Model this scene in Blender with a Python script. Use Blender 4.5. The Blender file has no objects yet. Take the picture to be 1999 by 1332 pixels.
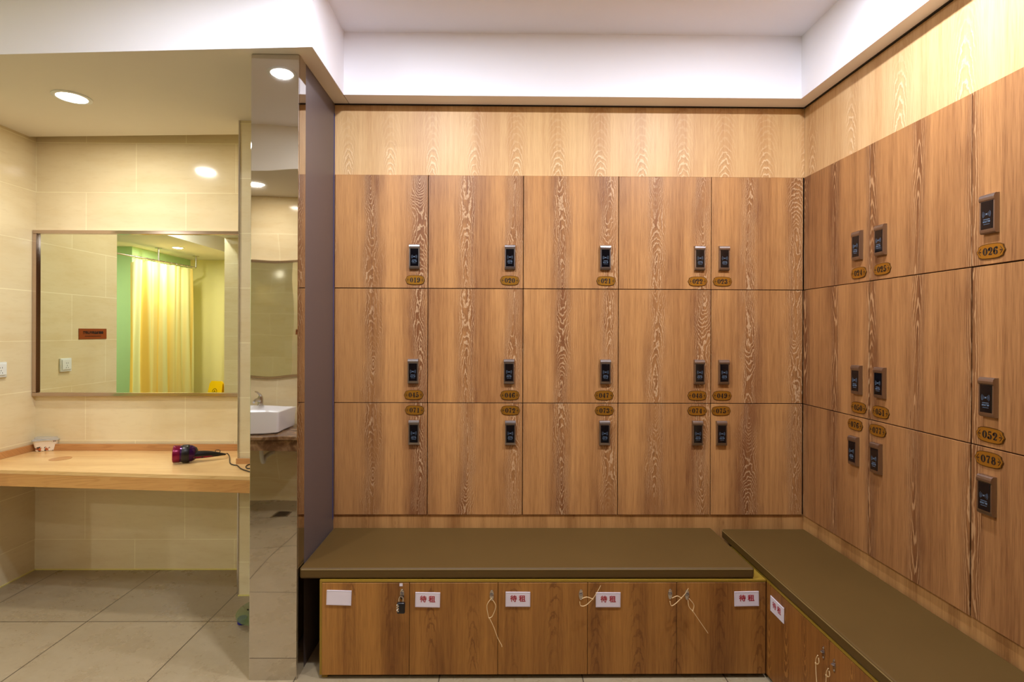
import bpy, bmesh, math, random
from mathutils import Vector, Matrix
random.seed(7)
PI = math.pi
C = bpy.context.scene.collection
SC = bpy.context.scene

# ------------------------------------------------------------------ camera
F, W, H = 1040.0, 1999.0, 1332.0
CAMZ = 1.45
yaw, roll = math.radians(0.6), math.radians(0.22)
fw = Vector((math.sin(yaw), math.cos(yaw), 0))
r0 = Vector((math.cos(yaw), -math.sin(yaw), 0)); u0 = Vector((0, 0, 1))
rt = r0*math.cos(roll) + u0*math.sin(roll)
up = u0*math.cos(roll) - r0*math.sin(roll)
PX, PY = 974 + F*math.tan(yaw), 648.0            # principal point
cam = bpy.data.objects.new('camera', bpy.data.cameras.new('camera')); C.objects.link(cam)
cam.data.sensor_width = 36; cam.data.lens = 36*F/W
cam.data.shift_x = (W/2 - PX)/W; cam.data.shift_y = (PY - H/2)/W
cam.data.clip_start = .02
m = Matrix((rt, up, -fw)).transposed().to_4x4(); m.translation = Vector((0, 0, CAMZ))
cam.matrix_world = m
SC.camera = cam
CO = Vector((0, 0, CAMZ))
def at(px, py, ax, val):
    """the point of the plane (axis ax = val) that the photo shows at px, py"""
    d = fw + rt*((px-PX)/F) - up*((py-PY)/F)
    return CO + d*((val-CO[ax])/d[ax])

# ------------------------------------------------------------------ world, exposure
wd = bpy.data.worlds.new('world'); SC.world = wd; wd.use_nodes = True
wd.node_tree.nodes['Background'].inputs[0].default_value = (.9, .88, .95, 1)
wd.node_tree.nodes['Background'].inputs[1].default_value = .3
SC.view_settings.view_transform = 'Standard'; SC.view_settings.look = 'None'
SC.view_settings.gamma = 1; SC.view_settings.exposure = 0.0
SC.cycles.max_bounces = 14; SC.cycles.diffuse_bounces = 6; SC.cycles.glossy_bounces = 8
SC.cycles.transmission_bounces = 8; SC.cycles.transparent_max_bounces = 8
SC.cycles.use_denoising = True
SC.cycles.sample_clamp_indirect = 6
SC.cycles.blur_glossy = .3

# ------------------------------------------------------------------ key levels (m)
YB = 2.70                        # face of the back lockers
XR = at(1568, 648, 1, YB).x      # face of the lockers on the side wall
XP = -0.835                      # locker side of the brown partition
YP = 2.22                        # end of the partition
XPL = -1.031
ZC, ZT = 2.60, 2.905             # dropped ceiling, raised ceiling
YA = 3.25                        # alcove back wall
XL = -2.80                       # alcove side wall
YR = 2.93                        # tiled return beside the mirror
XRET = at(467, 648, 1, YR).x
YS = -0.16                       # wall with the washbasin, behind the camera
ZD = .725                        # dressing counter

# lamps: x, y, z, watts, label
COOL = (.84, .885, 1.0)
WARM = (1.0, .96, .90)
LAMPS = [
    (-.40, 1.62, ZT, 38, COOL, 'recessed round downlight in the raised ceiling in front of the lockers beside the brown partition'),
    (1.02, 1.62, ZT, 38, COOL, 'recessed round downlight in the raised ceiling over the corner of the two benches'),
    (-1.23, 1.43, ZT, 12, COOL, 'recessed round downlight in the raised ceiling reflected near the top of the steel pillar'),
    (-3.05, 1.45, ZT, 7, COOL, 'recessed round downlight in the raised ceiling before the beige tiled alcove'),
    (-2.11, 2.65, ZC, 13, WARM, 'bright round downlight recessed in the low ceiling over the wooden counter'),
    (-1.90, .26, ZC, 8, WARM, 'round downlight in the low ceiling over the washbasin'),
    (.55, -.55, ZC, 2.5, COOL, 'unseen round downlight added as fill in the low ceiling of the aisle behind the lockers'),  # extra lamp out of view, added to give weak fill from behind
    (-4.45, -.95, ZC, 34, WARM, 'round downlight in the shower ceiling beside the curtain rail'),
    (-5.35, .3, ZC, 34, WARM, 'round downlight in the shower ceiling by the green wall'),
    (-3.62, .02, ZT, 12, COOL, 'round downlight in the small raised ceiling near the shower entrance'),
]

# ------------------------------------------------------------------ helpers
def lin(c):
    return tuple(((v/255)/12.92 if v/255 <= .04045 else ((v/255+.055)/1.055)**2.4) for v in c) + (1,)
def newobj(name, me, parent=None):
    o = bpy.data.objects.new(name, me); C.objects.link(o)
    if parent is not None: o.parent = parent
    return o
def tag(o, label=None, cat=None, group=None, kind=None):
    if label: o['label'] = label
    if cat: o['category'] = cat
    if group: o['group'] = group
    if kind: o['kind'] = kind
    return o
def thing(name, label, cat, loc=(0, 0, 0), rz=0, group=None):
    o = newobj(name, None); o.location = loc; o.rotation_euler = (0, 0, rz); o.empty_display_size = .05
    return tag(o, label, cat, group)
def finish(name, bm, mat, parent=None, smooth=False, loc=None, recalc=True):
    if recalc: bmesh.ops.recalc_face_normals(bm, faces=bm.faces)
    me = bpy.data.meshes.new(name); bm.to_mesh(me); bm.free()
    for mm in (mat if isinstance(mat, (list, tuple)) else [mat]): me.materials.append(mm)
    if smooth:
        for p in me.polygons: p.use_smooth = True
        if smooth != 'all': me.set_sharp_from_angle(angle=math.radians(20 if smooth == 'box' else 35))
    o = newobj(name, me, parent)
    if loc: o.location = loc
    return o
def box(bm, x0, x1, y0, y1, z0, z1, bev=0, seg=2, mi=0):
    r = bmesh.ops.create_cube(bm, size=1)
    vs = r['verts']
    for v in vs:
        v.co = Vector(((x0+x1)/2 + v.co.x*(x1-x0), (y0+y1)/2 + v.co.y*(y1-y0), (z0+z1)/2 + v.co.z*(z1-z0)))
    fs = {f for v in vs for f in v.link_faces}
    if bev:
        es = {e for v in vs for e in v.link_edges}
        rr = bmesh.ops.bevel(bm, geom=list(es), offset=bev, segments=seg, affect='EDGES', profile=.5)
        fs = set(rr['faces']) | {f for f in fs if f.is_valid}
    for f in fs:
        if f.is_valid: f.material_index = mi
    return fs
def bx(name, dims, mat, parent=None, bev=0, seg=2, **k):
    bm = bmesh.new(); box(bm, *dims, bev=bev, seg=seg)
    return finish(name, bm, mat, parent, smooth='box' if bev else False, **k)
def prism(bm, pts, f0, f1, mi=0):
    """polygon pts extruded between the maps f0(p), f1(p)"""
    a = [bm.verts.new(f0(p)) for p in pts]; b = [bm.verts.new(f1(p)) for p in pts]
    n = len(pts); fs = [bm.faces.new(a), bm.faces.new(b[::-1])]
    for i in range(n):
        fs.append(bm.faces.new((a[i], b[i], b[(i+1) % n], a[(i+1) % n])))
    for f in fs: f.material_index = mi
    return fs
def flat(bm, pts, y0, y1, mi=0):      # polygon in local x, z given a thickness along y
    return prism(bm, pts, lambda p: (p[0], y0, p[1]), lambda p: (p[0], y1, p[1]), mi)
def quadprism(bm, corners, z0, z1):
    return prism(bm, corners, lambda p: (p[0], p[1], z0), lambda p: (p[0], p[1], z1))
def tube(bm, pts, rad, n=8, cap=True, mi=0):
    pts = [Vector(p) for p in pts]; rads = rad if isinstance(rad, (list, tuple)) else [rad]*len(pts)
    rings = []; prev = None
    for i, p in enumerate(pts):
        t = (pts[min(i+1, len(pts)-1)] - pts[max(i-1, 0)]).normalized()
        if prev is None:
            prev = t.cross(Vector((0, 0, 1)))
            if prev.length < .1: prev = t.cross(Vector((1, 0, 0)))
        a = (prev - t*prev.dot(t)).normalized(); b = t.cross(a); prev = a
        rings.append([bm.verts.new(p + (a*math.cos(2*PI*k/n) + b*math.sin(2*PI*k/n))*rads[i]) for k in range(n)])
    fs = []
    for r_, s_ in zip(rings, rings[1:]):
        for k in range(n):
            fs.append(bm.faces.new((r_[k], r_[(k+1) % n], s_[(k+1) % n], s_[k])))
    if cap: fs += [bm.faces.new(rings[0][::-1]), bm.faces.new(rings[-1])]
    for f in fs: f.material_index = mi
    return fs
def spline(P, n=8):
    P = [Vector(p) for p in P]; out = []
    for i in range(len(P)-1):
        a, b, c, d = P[max(i-1, 0)], P[i], P[i+1], P[min(i+2, len(P)-1)]
        for k in range(n):
            t = k/n
            out.append(.5*((2*b) + (c-a)*t + (2*a-5*b+4*c-d)*t*t + (3*b-a-3*c+d)*t**3))
    return out + [P[-1]]
def lathe(bm, prof, n=32, M=None, mi=0):
    """profile (r, z) turned about z, then M"""
    M = M or Matrix(); rings = []
    for r, z in prof:
        rings.append([bm.verts.new(M @ Vector((r*math.cos(2*PI*k/n), r*math.sin(2*PI*k/n), z))) for k in range(n)] if r > 1e-6 else [bm.verts.new(M @ Vector((0, 0, z)))])
    fs = []
    for a, b in zip(rings, rings[1:]):
        for k in range(n):
            q = [a[k % len(a)], a[(k+1) % len(a)], b[(k+1) % len(b)], b[k % len(b)]]
            q2 = []
            for v in q:
                if v not in q2: q2.append(v)
            if len(q2) > 2: fs.append(bm.faces.new(q2))
    for f in fs: f.material_index = mi
    return fs
def text_mesh(name, body, size, mat, parent, bold=0., loc=(0, 0, 0), rot=(PI/2, 0, 0), ext=.0003, spacing=1.):
    cu = bpy.data.curves.new(name, 'FONT'); cu.body = body; cu.size = size; cu.offset = bold; cu.extrude = ext
    cu.align_x = 'CENTER'; cu.align_y = 'CENTER'; cu.space_character = spacing
    t = bpy.data.objects.new(name, cu); C.objects.link(t)
    bpy.context.view_layer.update()
    me = bpy.data.meshes.new_from_object(t.evaluated_get(bpy.context.evaluated_depsgraph_get()))
    bpy.data.objects.remove(t)
    me.materials.clear(); me.materials.append(mat)
    o = newobj(name, me, parent); o.location = loc; o.rotation_euler = rot
    return o
def copy_part(src, parent, loc=None):
    c = src.copy(); C.objects.link(c); c.parent = parent
    if loc is not None: c.location = loc
    for ch in list(src.children):
        d = ch.copy(); C.objects.link(d); d.parent = c
    return c

# ------------------------------------------------------------------ materials
class N:
    """small wrapper to write shader maths"""
    def __init__(s, name):
        s.m = bpy.data.materials.new(name); s.m.use_nodes = True
        s.t = s.m.node_tree; s.b = s.t.nodes['Principled BSDF']
    def n(s, kind, **k):
        x = s.t.nodes.new(kind)
        for a, v in k.items(): setattr(x, a, v)
        return x
    def put(s, sock, v):
        if isinstance(v, bpy.types.NodeSocket): s.t.links.new(v, sock)
        else:
            try: sock.default_value = v
            except Exception: sock.default_value = tuple(v)[:3]
    def op(s, o, a, b=0., c=0.):
        x = s.n('ShaderNodeMath', operation=o)
        for i, v in enumerate((a, b, c)): s.put(x.inputs[i], v)
        return x.outputs[0]
    def xyz(s, x, y, z):
        c = s.n('ShaderNodeCombineXYZ')
        for i, v in enumerate((x, y, z)): s.put(c.inputs[i], v)
        return c.outputs[0]
    def pos(s, kind='world'):
        if kind == 'world': v = s.n('ShaderNodeNewGeometry').outputs['Position']
        else: v = s.n('ShaderNodeTexCoord').outputs['Object']
        q = s.n('ShaderNodeSeparateXYZ'); s.put(q.inputs[0], v)
        return q.outputs[0], q.outputs[1], q.outputs[2]
    def noise(s, vec, scale=1., detail=2., rough=.5, dist=0.):
        x = s.n('ShaderNodeTexNoise'); s.put(x.inputs['Vector'], vec)
        for k, v in (('Scale', scale), ('Detail', detail), ('Roughness', rough), ('Distortion', dist)): s.put(x.inputs[k], v)
        return x.outputs['Fac']
    def ss(s, v, a, b, lo=0., hi=1.):
        x = s.n('ShaderNodeMapRange', interpolation_type='SMOOTHSTEP')
        for i, q in enumerate((v, a, b, lo, hi)): s.put(x.inputs[i], q)
        return x.outputs[0]
    def mix(s, f, a, b, mode='MIX'):
        x = s.n('ShaderNodeMix', data_type='RGBA', blend_type=mode)
        s.put(x.inputs[0], f); s.put(x.inputs[6], a); s.put(x.inputs[7], b)
        return x.outputs[2]
    def bump(s, h, strength=.2, dist=.001):
        x = s.n('ShaderNodeBump'); s.put(x.inputs['Height'], h); s.put(x.inputs['Strength'], strength); s.put(x.inputs['Distance'], dist)
        s.put(s.b.inputs['Normal'], x.outputs[0])
    def set(s, **k):
        al = dict(col='Base Color', rough='Roughness', metal='Metallic', spec='Specular IOR Level', coat='Coat Weight', crough='Coat Roughness',
                  trans='Transmission Weight', ior='IOR', ecol='Emission Color', estr='Emission Strength', sheen='Sheen Weight')
        for a, v in k.items(): s.put(s.b.inputs[al[a]], v)
        return s.m
def plain(name, c, rough=.5, var=.04, **k):
    n = N(name)
    x, y, z = n.pos('object')
    f = n.noise(n.xyz(x, y, z), 9., 3.)
    a = lin(c); d = tuple(v*(1-var*2.2) for v in a[:3]) + (1,)
    return n.set(col=n.mix(f, d, a), rough=rough, **k)

def wood(name, ax, light, dark, line, period=.235, phase=0., linew=.6, rnd=True, dark_lines=False, rough=.46, vary=.25, arch=None, half=.07, jag=1., z0=0., wobble=.03, freq=105., keep=(.25, .5), ztop=None, zs=1.):
    """upright oak veneer: cathedral figure repeated every period along axis ax, straight fine grain between"""
    n = N(name); p = n.pos()
    u = p[ax]; z = p[2]
    zz = n.op('MULTIPLY_ADD', n.n('ShaderNodeObjectInfo').outputs['Random'], 1.7, z) if rnd else z
    wob = n.op('MULTIPLY', n.op('SUBTRACT', n.noise(n.xyz(0., zz, 3.), 1.6, 1.), .5), wobble)
    fine = n.op('MULTIPLY', n.op('SUBTRACT', n.noise(n.xyz(n.op('MULTIPLY', u, 62.), n.op('MULTIPLY', zz, 34.*zs), 1.), 1., 3., .6), .5), .013*jag)
    wrp = n.op('MULTIPLY', n.op('SUBTRACT', n.noise(n.xyz(n.op('MULTIPLY', u, 9.), n.op('MULTIPLY', zz, 5.5*zs), 9.), 1., 2.), .5), .05*jag)
    un = n.op('ADD', n.op('ADD', u, wob), wrp if arch is None else n.op('MULTIPLY', wrp, .35))
    cell = n.op('MULTIPLY_ADD', un, 1/period, phase)
    fr = n.op('FRACT', cell); cid = n.op('FLOOR', cell)
    xm = n.op('MULTIPLY', n.op('SUBTRACT', fr, .5), period)
    ax_ = n.op('ABSOLUTE', xm)
    nd = n.op('SUBTRACT', n.noise(n.xyz(n.op('MULTIPLY', cid, .21), n.op('MULTIPLY', zz, 1.15*zs**.6), 0.), 1., 2.2, .45), .5)
    if arch is None: d = n.op('MULTIPLY', nd, .85*zs**.6)
    else:
        zc = n.op('MULTIPLY_ADD', cid, .021, n.op('SUBTRACT', z, z0))
        d = n.op('ADD', n.op('MULTIPLY', zc, arch), n.op('MULTIPLY', nd, .10))
    r = n.op('SQRT', n.op('ADD', n.op('MULTIPLY', n.op('MULTIPLY', xm, xm), 2.2), n.op('MULTIPLY', d, d)))
    r = n.op('ADD', r, fine)
    ring = n.op('SINE', n.op('MULTIPLY', r, 2*PI*freq))
    ring2 = n.ss(ring, .35, 1.)
    wn = n.noise(n.xyz(n.op('MULTIPLY', u, 12.), n.op('MULTIPLY', zz, 3.), 5.), 1., 2.)
    mask = n.op('MULTIPLY', n.ss(ax_, half, half*.35), n.ss(wn, *keep))
    if ztop: mask = n.op('MULTIPLY', mask, n.ss(n.op('MULTIPLY_ADD', wn, .12, z), ztop+.09, ztop-.02))
    streak = n.noise(n.xyz(n.op('MULTIPLY', u, 420.), n.op('MULTIPLY', zz, 9.), 2.), 1., 3., .6)
    mid = n.noise(n.xyz(n.op('MULTIPLY', u, 70.), n.op('MULTIPLY', zz, 1.3), 8.), 1., 2., .5)
    broad = n.noise(n.xyz(n.op('MULTIPLY', u, 7.), n.op('MULTIPLY', zz, .35), 4.), 1., 1.)
    f = n.op('MULTIPLY', n.ss(broad, .35, .68), .40)
    f = n.op('MULTIPLY_ADD', n.ss(mid, .3, .75), .24, f)
    f = n.op('MULTIPLY_ADD', n.ss(streak, .35, .78), .42, f)
    f = n.op('MULTIPLY_ADD', n.ss(n.op('MULTIPLY_ADD', n.op('SUBTRACT', wn, .5), .09, ax_), half*1.35, half*.2), vary, f)
    col = n.mix(n.op('MINIMUM', f, 1.15), lin(light), lin(dark))
    lw = n.op('MULTIPLY', n.op('MULTIPLY', ring2, mask), linew)
    side = n.op('MULTIPLY', n.op('MULTIPLY', ring2, n.ss(ax_, half*1.9, half*.6)), linew*.25)
    col = n.mix(n.op('MAXIMUM', lw, side), col, lin(line))
    if not dark_lines:      # a darker pore line beside each limed one
        rb = n.ss(n.op('SINE', n.op('MULTIPLY_ADD', r, 2*PI*freq, 1.9)), .3, 1.)
        dk = tuple(v*.6 for v in lin(dark)[:3]) + (1,)
        col = n.mix(n.op('MULTIPLY', n.op('MULTIPLY', rb, mask), .45*linew), col, dk)
    vor = n.n('ShaderNodeTexVoronoi'); n.put(vor.inputs['Vector'], n.xyz(n.op('MULTIPLY', u, 5.), n.op('MULTIPLY', zz, 2.2), 0.)); n.put(vor.inputs['Scale'], 1.)
    kn = n.ss(vor.outputs['Distance'], .05, .012)
    col = n.mix(n.op('MULTIPLY', kn, .5), col, lin((110, 62, 34)))
    n.bump(streak, .08, .0006)
    col = n.mix(1., col, (.90, .90, .90, 1), 'MULTIPLY')
    return n.set(col=col, rough=rough, spec=.35)

def wood_flat(name, light, dark, zscale=60.):
    """grain running along x (the counter)"""
    n = N(name); x, y, z = n.pos()
    q = n.op('ADD', y, z)
    a = n.noise(n.xyz(n.op('MULTIPLY', x, 1.2), n.op('MULTIPLY', q, 26.), 0.), 1., 2., .5, 1.2)
    ring = n.ss(n.op('SINE', n.op('MULTIPLY', a, 60.)), .2, 1.)
    st = n.noise(n.xyz(n.op('MULTIPLY', x, 7.), n.op('MULTIPLY', q, 330.), 2.), 1., 3., .6)
    br = n.noise(n.xyz(n.op('MULTIPLY', x, .8), n.op('MULTIPLY', q, 9.), 7.), 1., 2.)
    f = n.op('MULTIPLY_ADD', ring, .30, n.op('MULTIPLY_ADD', n.ss(st, .35, .8), .32, n.op('MULTIPLY', n.ss(br, .35, .7), .35)))
    return n.set(col=n.mix(f, lin(light), lin(dark)), rough=.3, coat=.15, crough=.2)

def tile_mat(name, axes, c1, c2, grout, w, h, ox, oz, half=.5, rough=.1, mortar=.0022, bumpy=0., marks=0.):
    n = N(name); p = n.pos()
    v = n.xyz(n.op('ADD', p[axes[0]], -ox), n.op('ADD', p[axes[1]], -oz), 0.)
    b = n.n('ShaderNodeTexBrick', offset=half, offset_frequency=2, squash=1.)
    n.put(b.inputs['Vector'], v)
    for k, val in (('Color1', lin(c1)), ('Color2', lin(c2)), ('Mortar', lin(grout)), ('Scale', 1.), ('Mortar Size', mortar), ('Mortar Smooth', .1), ('Bias', 0.), ('Brick Width', w), ('Row Height', h)):
        n.put(b.inputs[k], val)
    col = b.outputs['Color']
    return n, p, v, b, col

WHITE = plain('white_paint', (242, 240, 244), .75, .01)
WHITE2 = plain('cream_white_paint', (228, 222, 208), .7, .01)
BROWN = plain('brown_laminate', (94, 82, 80), .42, .02)
DARK = plain('dark_gap', (26, 20, 17), .7)
BLUE = plain('blue_film', (58, 64, 112), .5)
W_LOCK = wood('oak_locker_back', 0, light=(205, 149, 89), dark=(130, 81, 45), line=(222, 186, 142), phase=.18, period=.24, linew=.6, freq=130., zs=.7, vary=.36, half=.06, jag=1.35)
W_LOCKR = wood('oak_locker_side', 1, light=(192, 137, 83), dark=(114, 69, 38), line=(208, 162, 114), freq=130., zs=.28, period=.24, phase=.3, linew=.62, half=.045, vary=.34, jag=.8)
W_FR = wood('oak_panel_back', 0, light=(228, 188, 131), dark=(186, 136, 83), line=(242, 216, 172), period=.213, phase=.1, rnd=False, linew=.55, half=.045, vary=.15, arch=.30, z0=2.12, wobble=.012, keep=(.3, .5), freq=95., ztop=2.42, jag=1.2)
W_FRR = wood('oak_panel_side', 1, light=(228, 190, 138), dark=(188, 140, 88), line=(242, 218, 178), period=.29, phase=.4, rnd=False, linew=.5, half=.055, vary=.16, arch=.15, z0=2.05, wobble=.02, freq=100., ztop=2.50)
W_PL = wood('oak_plinth_back', 0, light=(206, 154, 94), dark=(150, 102, 56), line=(120, 78, 40), period=.15, rnd=False, dark_lines=True, linew=.3, half=.03, arch=.02, z0=0.)
W_PLR = wood('oak_plinth_side', 1, light=(206, 154, 94), dark=(150, 102, 56), line=(120, 78, 40), period=.19, rnd=False, dark_lines=True, linew=.3, half=.03, arch=.05, z0=0.)
W_B = wood('oak_bench_back', 0, light=(184, 128, 62), dark=(118, 72, 32), line=(96, 52, 22), period=.172, phase=.1, dark_lines=True, linew=.5, half=.036, vary=.26, arch=.17, z0=-.15, wobble=.03, freq=80., jag=1.3, keep=(.35, .6))
W_BR = wood('oak_bench_side', 1, light=(170, 112, 52), dark=(112, 66, 28), line=(194, 134, 66), period=.13, phase=.5, linew=.5, half=.028, vary=.2, arch=-.16, z0=.7)
W_DESK = wood_flat('oak_counter', (232, 196, 136), (200, 150, 88))
W_DESKD = wood_flat('oak_counter_upstand', (200, 148, 92), (160, 106, 58))
YEL = plain('yellow_edge_band', (150, 118, 34), .5)
CUSH_n = N('olive_brown_leatherette')
_x, _y, _z = CUSH_n.pos()
_v = CUSH_n.n('ShaderNodeTexVoronoi'); CUSH_n.put(_v.inputs['Vector'], CUSH_n.xyz(_x, _y, _z)); CUSH_n.put(_v.inputs['Scale'], 420.)
_f = CUSH_n.noise(CUSH_n.xyz(_x, _y, _z), 3., 3.)
CUSH_n.bump(_v.outputs['Distance'], .12, .0004)
CUSH = CUSH_n.set(col=CUSH_n.mix(_f, lin((83, 61, 26)), lin((92, 69, 31))), rough=.5, spec=.3)
SEAM = plain('stitched_seam_highlight', (128, 106, 62), .5)  # cushion seam, paler than the leatherette: the edge highlight is put into its colour

# wall tiles (glossy cream, 600 x 300, half bond) and floor tiles
def wall_tile(name, ax, ox):
    n, p, v, b, col = tile_mat(name, (ax, 2), (226, 211, 173), (220, 204, 165), (240, 230, 194), .6, .3, ox, .184 - .3, rough=.1)
    cl = n.noise(n.xyz(n.op('MULTIPLY', p[ax], 2.5), n.op('MULTIPLY', p[2], 9.), 0.), 1., 5., .6)
    ve = n.noise(n.xyz(n.op('MULTIPLY', p[ax], 14.), n.op('MULTIPLY', p[2], 60.), 3.), 1., 3., .6)
    col = n.mix(n.op('MULTIPLY', n.ss(cl, .4, .75), .35), col, lin((206, 180, 128)))
    col = n.mix(n.op('MULTIPLY', n.ss(ve, .5, .8), .18), col, lin((190, 165, 118)))
    n.bump(b.outputs['Fac'], -.25, .001)
    return n.set(col=col, rough=.09, spec=.5)
T_X = wall_tile('cream_wall_tile_front', 0, -2.5)
T_Y = wall_tile('cream_wall_tile_side', 1, -.05)
def floor_tile():
    n, p, v, b, col = tile_mat('stone_floor_tile', (0, 1), (154, 136, 106), (147, 130, 101), (92, 80, 64), .6, .6, -.244, 2.67 - 3.0, half=0., mortar=.0026)
    a = n.noise(n.xyz(p[0], p[1], 0.), 5., 8., .68)
    c = n.noise(n.xyz(n.op('MULTIPLY', p[0], 1.), n.op('MULTIPLY', p[1], 1.3), 2.), 30., 6., .7, .8)
    col = n.mix(n.op('MULTIPLY', n.ss(a, .3, .75), .45), col, lin((166, 152, 126)))
    col = n.mix(n.op('MULTIPLY', n.ss(c, .54, .74), .4), col, lin((112, 96, 74)))
    col = n.mix(n.op('MULTIPLY', n.ss(c, .42, .30), .3), col, lin((182, 168, 140)))
    col = n.mix(b.outputs['Fac'], col, lin((84, 72, 56)))
    n.bump(b.outputs['Fac'], -.3, .001)
    return n.set(col=col, rough=n.ss(a, .3, .8, .24, .42), spec=.4)
T_F = floor_tile()
GREEN = plain('green_tile', (170, 204, 152), .3, .02)
OCHRE = plain('yellow_green_tile', (226, 214, 150), .3, .02)
def mirror(name, c, bumpdist=0., rough=.0):
    n = N(name)
    if bumpdist:
        x, y, z = n.pos()
        h = n.noise(n.xyz(n.op('MULTIPLY', x, 3.), n.op('MULTIPLY', z, 2.6), 0.), 1., 1.)
        n.bump(h, 1., bumpdist)
    return n.set(col=lin(c), metal=1., rough=rough)
MIR = mirror('mirror_glass', (232, 235, 217))
STEEL = mirror('mirror_steel', (206, 200, 192), .0024, .02)
CHROME = plain('chrome', (205, 200, 196), .16, .02, metal=1.)
BRUSH = plain('satin_nickel', (168, 160, 158), .30, .05, metal=1.)
BLACKG = plain('black_gloss', (10, 10, 14), .08, .02)
BLACK = plain('black_plastic', (16, 14, 18), .35)
GOLD = plain('gold_plate', (188, 132, 42), .36, .06, metal=.72)
INK = plain('black_ink', (30, 18, 10), .5)
RED = plain('crimson_ink', (160, 14, 44), .5)
PRINT = plain('pale_blue_print', (104, 122, 142), .5)
CARD = plain('white_card', (226, 216, 226), .35)
CLEAR_N = N('clear_plastic'); CLEAR = CLEAR_N.set(col=(.95, .97, .97, 1), rough=.12, trans=.75, ior=1.25)
GLASS_N = N('green_glass'); GLASS = GLASS_N.set(col=(.16, .22, .08, 1), rough=.08, spec=.3); GLASS_N.b.inputs['Alpha'].default_value = .40
COBALT = plain('cobalt_plastic', (22, 24, 150), .3)
TIE = plain('ivory_nylon', (222, 190, 140), .4)
PORC = plain('white_porcelain', (238, 238, 242), .08, .01)
MARB_N = N('brown_marble'); _x, _y, _z = MARB_N.pos()
_a = MARB_N.noise(MARB_N.xyz(_x, _y, _z), 9., 6., .65, 1.)
MARB = MARB_N.set(col=MARB_N.mix(MARB_N.ss(_a, .35, .7), lin((96, 66, 42)), lin((172, 138, 102))), rough=.15)
PLASTIC_W = plain('white_plastic', (228, 232, 228), .3)
YSIGN = plain('yellow_sign_plastic', (250, 206, 8), .35)
PLAQ = plain('brown_copper_plaque', (150, 72, 24), .35, .1)
def emit(name, c, s):
    n = N(name); return n.set(col=(1, 1, 1, 1), ecol=c + (1,), estr=s)
EMIT_C = emit('lamp_glow_cool', (1, .97, 1), 14.)
EMIT_W = emit('lamp_glow_warm', (1, .97, .90), 14.)
# curtain: yellow and pale green stripes, lets light through
CUR_N = N('yellow_curtain_cloth'); _x, _y, _z = CUR_N.pos('object')
_s = CUR_N.noise(CUR_N.xyz(0., CUR_N.op('MULTIPLY', _y, 5.2), 0.), 1., 2.)
_c = CUR_N.mix(CUR_N.ss(_s, .42, .56), lin((255, 212, 104)), lin((246, 240, 182)))
_tr = CUR_N.n('ShaderNodeBsdfTranslucent'); CUR_N.put(_tr.inputs[0], _c)
CUR = CUR_N.set(col=_c, rough=.6)
_ad = CUR_N.n('ShaderNodeMixShader'); CUR_N.put(_ad.inputs[0], .45)
CUR_N.t.links.new(CUR_N.b.outputs[0], _ad.inputs[1]); CUR_N.t.links.new(_tr.outputs[0], _ad.inputs[2])
CUR_N.t.links.new(_ad.outputs[0], CUR_N.t.nodes['Material Output'].inputs[0])
# floral print
FLO_N = N('floral_print'); _x, _y, _z = FLO_N.pos('object')
_v = FLO_N.n('ShaderNodeTexVoronoi'); FLO_N.put(_v.inputs['Vector'], FLO_N.xyz(_x, _y, _z)); FLO_N.put(_v.inputs['Scale'], 26.)
_q = FLO_N.ss(_v.outputs['Distance'], .30, .22); _q2 = FLO_N.ss(_v.outputs['Distance'], .46, .40)
_nn = FLO_N.noise(FLO_N.xyz(_x, _y, _z), 90., 2.)
_c = FLO_N.mix(FLO_N.op('MULTIPLY', _q2, FLO_N.ss(_nn, .5, .56)), lin((238, 226, 206)), lin((40, 42, 40)))
_c = FLO_N.mix(FLO_N.op('MULTIPLY', _q, FLO_N.ss(_nn, .38, .44)), _c, lin((186, 92, 44)))
FLO = FLO_N.set(col=_c, rough=.3)

# ------------------------------------------------------------------ setting
def struct(name, bm, mat):
    return tag(finish(name, bm, mat), kind='structure')
def sbox(name, mat, *boxes):
    bm = bmesh.new()
    for b in boxes: box(bm, *b)
    return struct(name, bm, mat)
XW = XR + .60        # outer side wall
sbox('floor', T_F, (-6.2, XW+.1, -2.7, 3.5, -.1, 0))
# raised ceiling and everything dropped around it
beamL = at(0, 107, 2, ZC)
bx0, by0 = -.763, 2.167
slope = (beamL.y-by0)/(beamL.x-bx0)
def by(x): return by0 + slope*(x-bx0)
sbox('ceiling', WHITE, (-4.05, XW, -2.6, 2.75, ZT, ZT+.1), (-6.2, -4.05, -2.6, 2.75, ZT, ZT+.1))
TX1 = XR - .072; TY1 = 2.598; TY0 = .64
e0 = at(45, 267, 2, ZC); e1 = at(465, 262, 2, ZC)
bm = bmesh.new()
quadprism(bm, [(-6.2, 2.7), (-6.2, by(-6.2)), (bx0, by0), (bx0, TY1), (bx0, YR-.001), (XRET-.001, YR-.001), (XRET-.001, e1.y), (XL+.002, e0.y), (XL+.002, 2.7)], ZC, ZT)
struct('ceiling_left', bm, WHITE2)
bm = bmesh.new()        # painted outer face of the dropped part
quadprism(bm, [(-6.2, by(-6.2)-.004), (bx0+.004, by0-.004), (bx0+.004, TY1), (bx0, TY1), (bx0, by0), (-6.2, by(-6.2))], ZC, ZT)
struct('trim_5', bm, WHITE)
sbox('ceiling_alcove', WHITE2, (XL-.2, XRET+.3, 3.0, YA+.1, ZC+.16, ZC+.22))
sbox('ceiling_back', WHITE, (bx0+.004, XW, TY1, YB+.03, ZC, ZT))
sbox('ceiling_right', WHITE, (TX1, XW, -2.6, TY1, ZC, ZT))
sbox('ceiling_front', WHITE2, (-3.40, TX1, -2.6, TY0, ZC, ZT), (-4.0, -3.40, .30, TY0, ZC, ZT))
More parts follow.
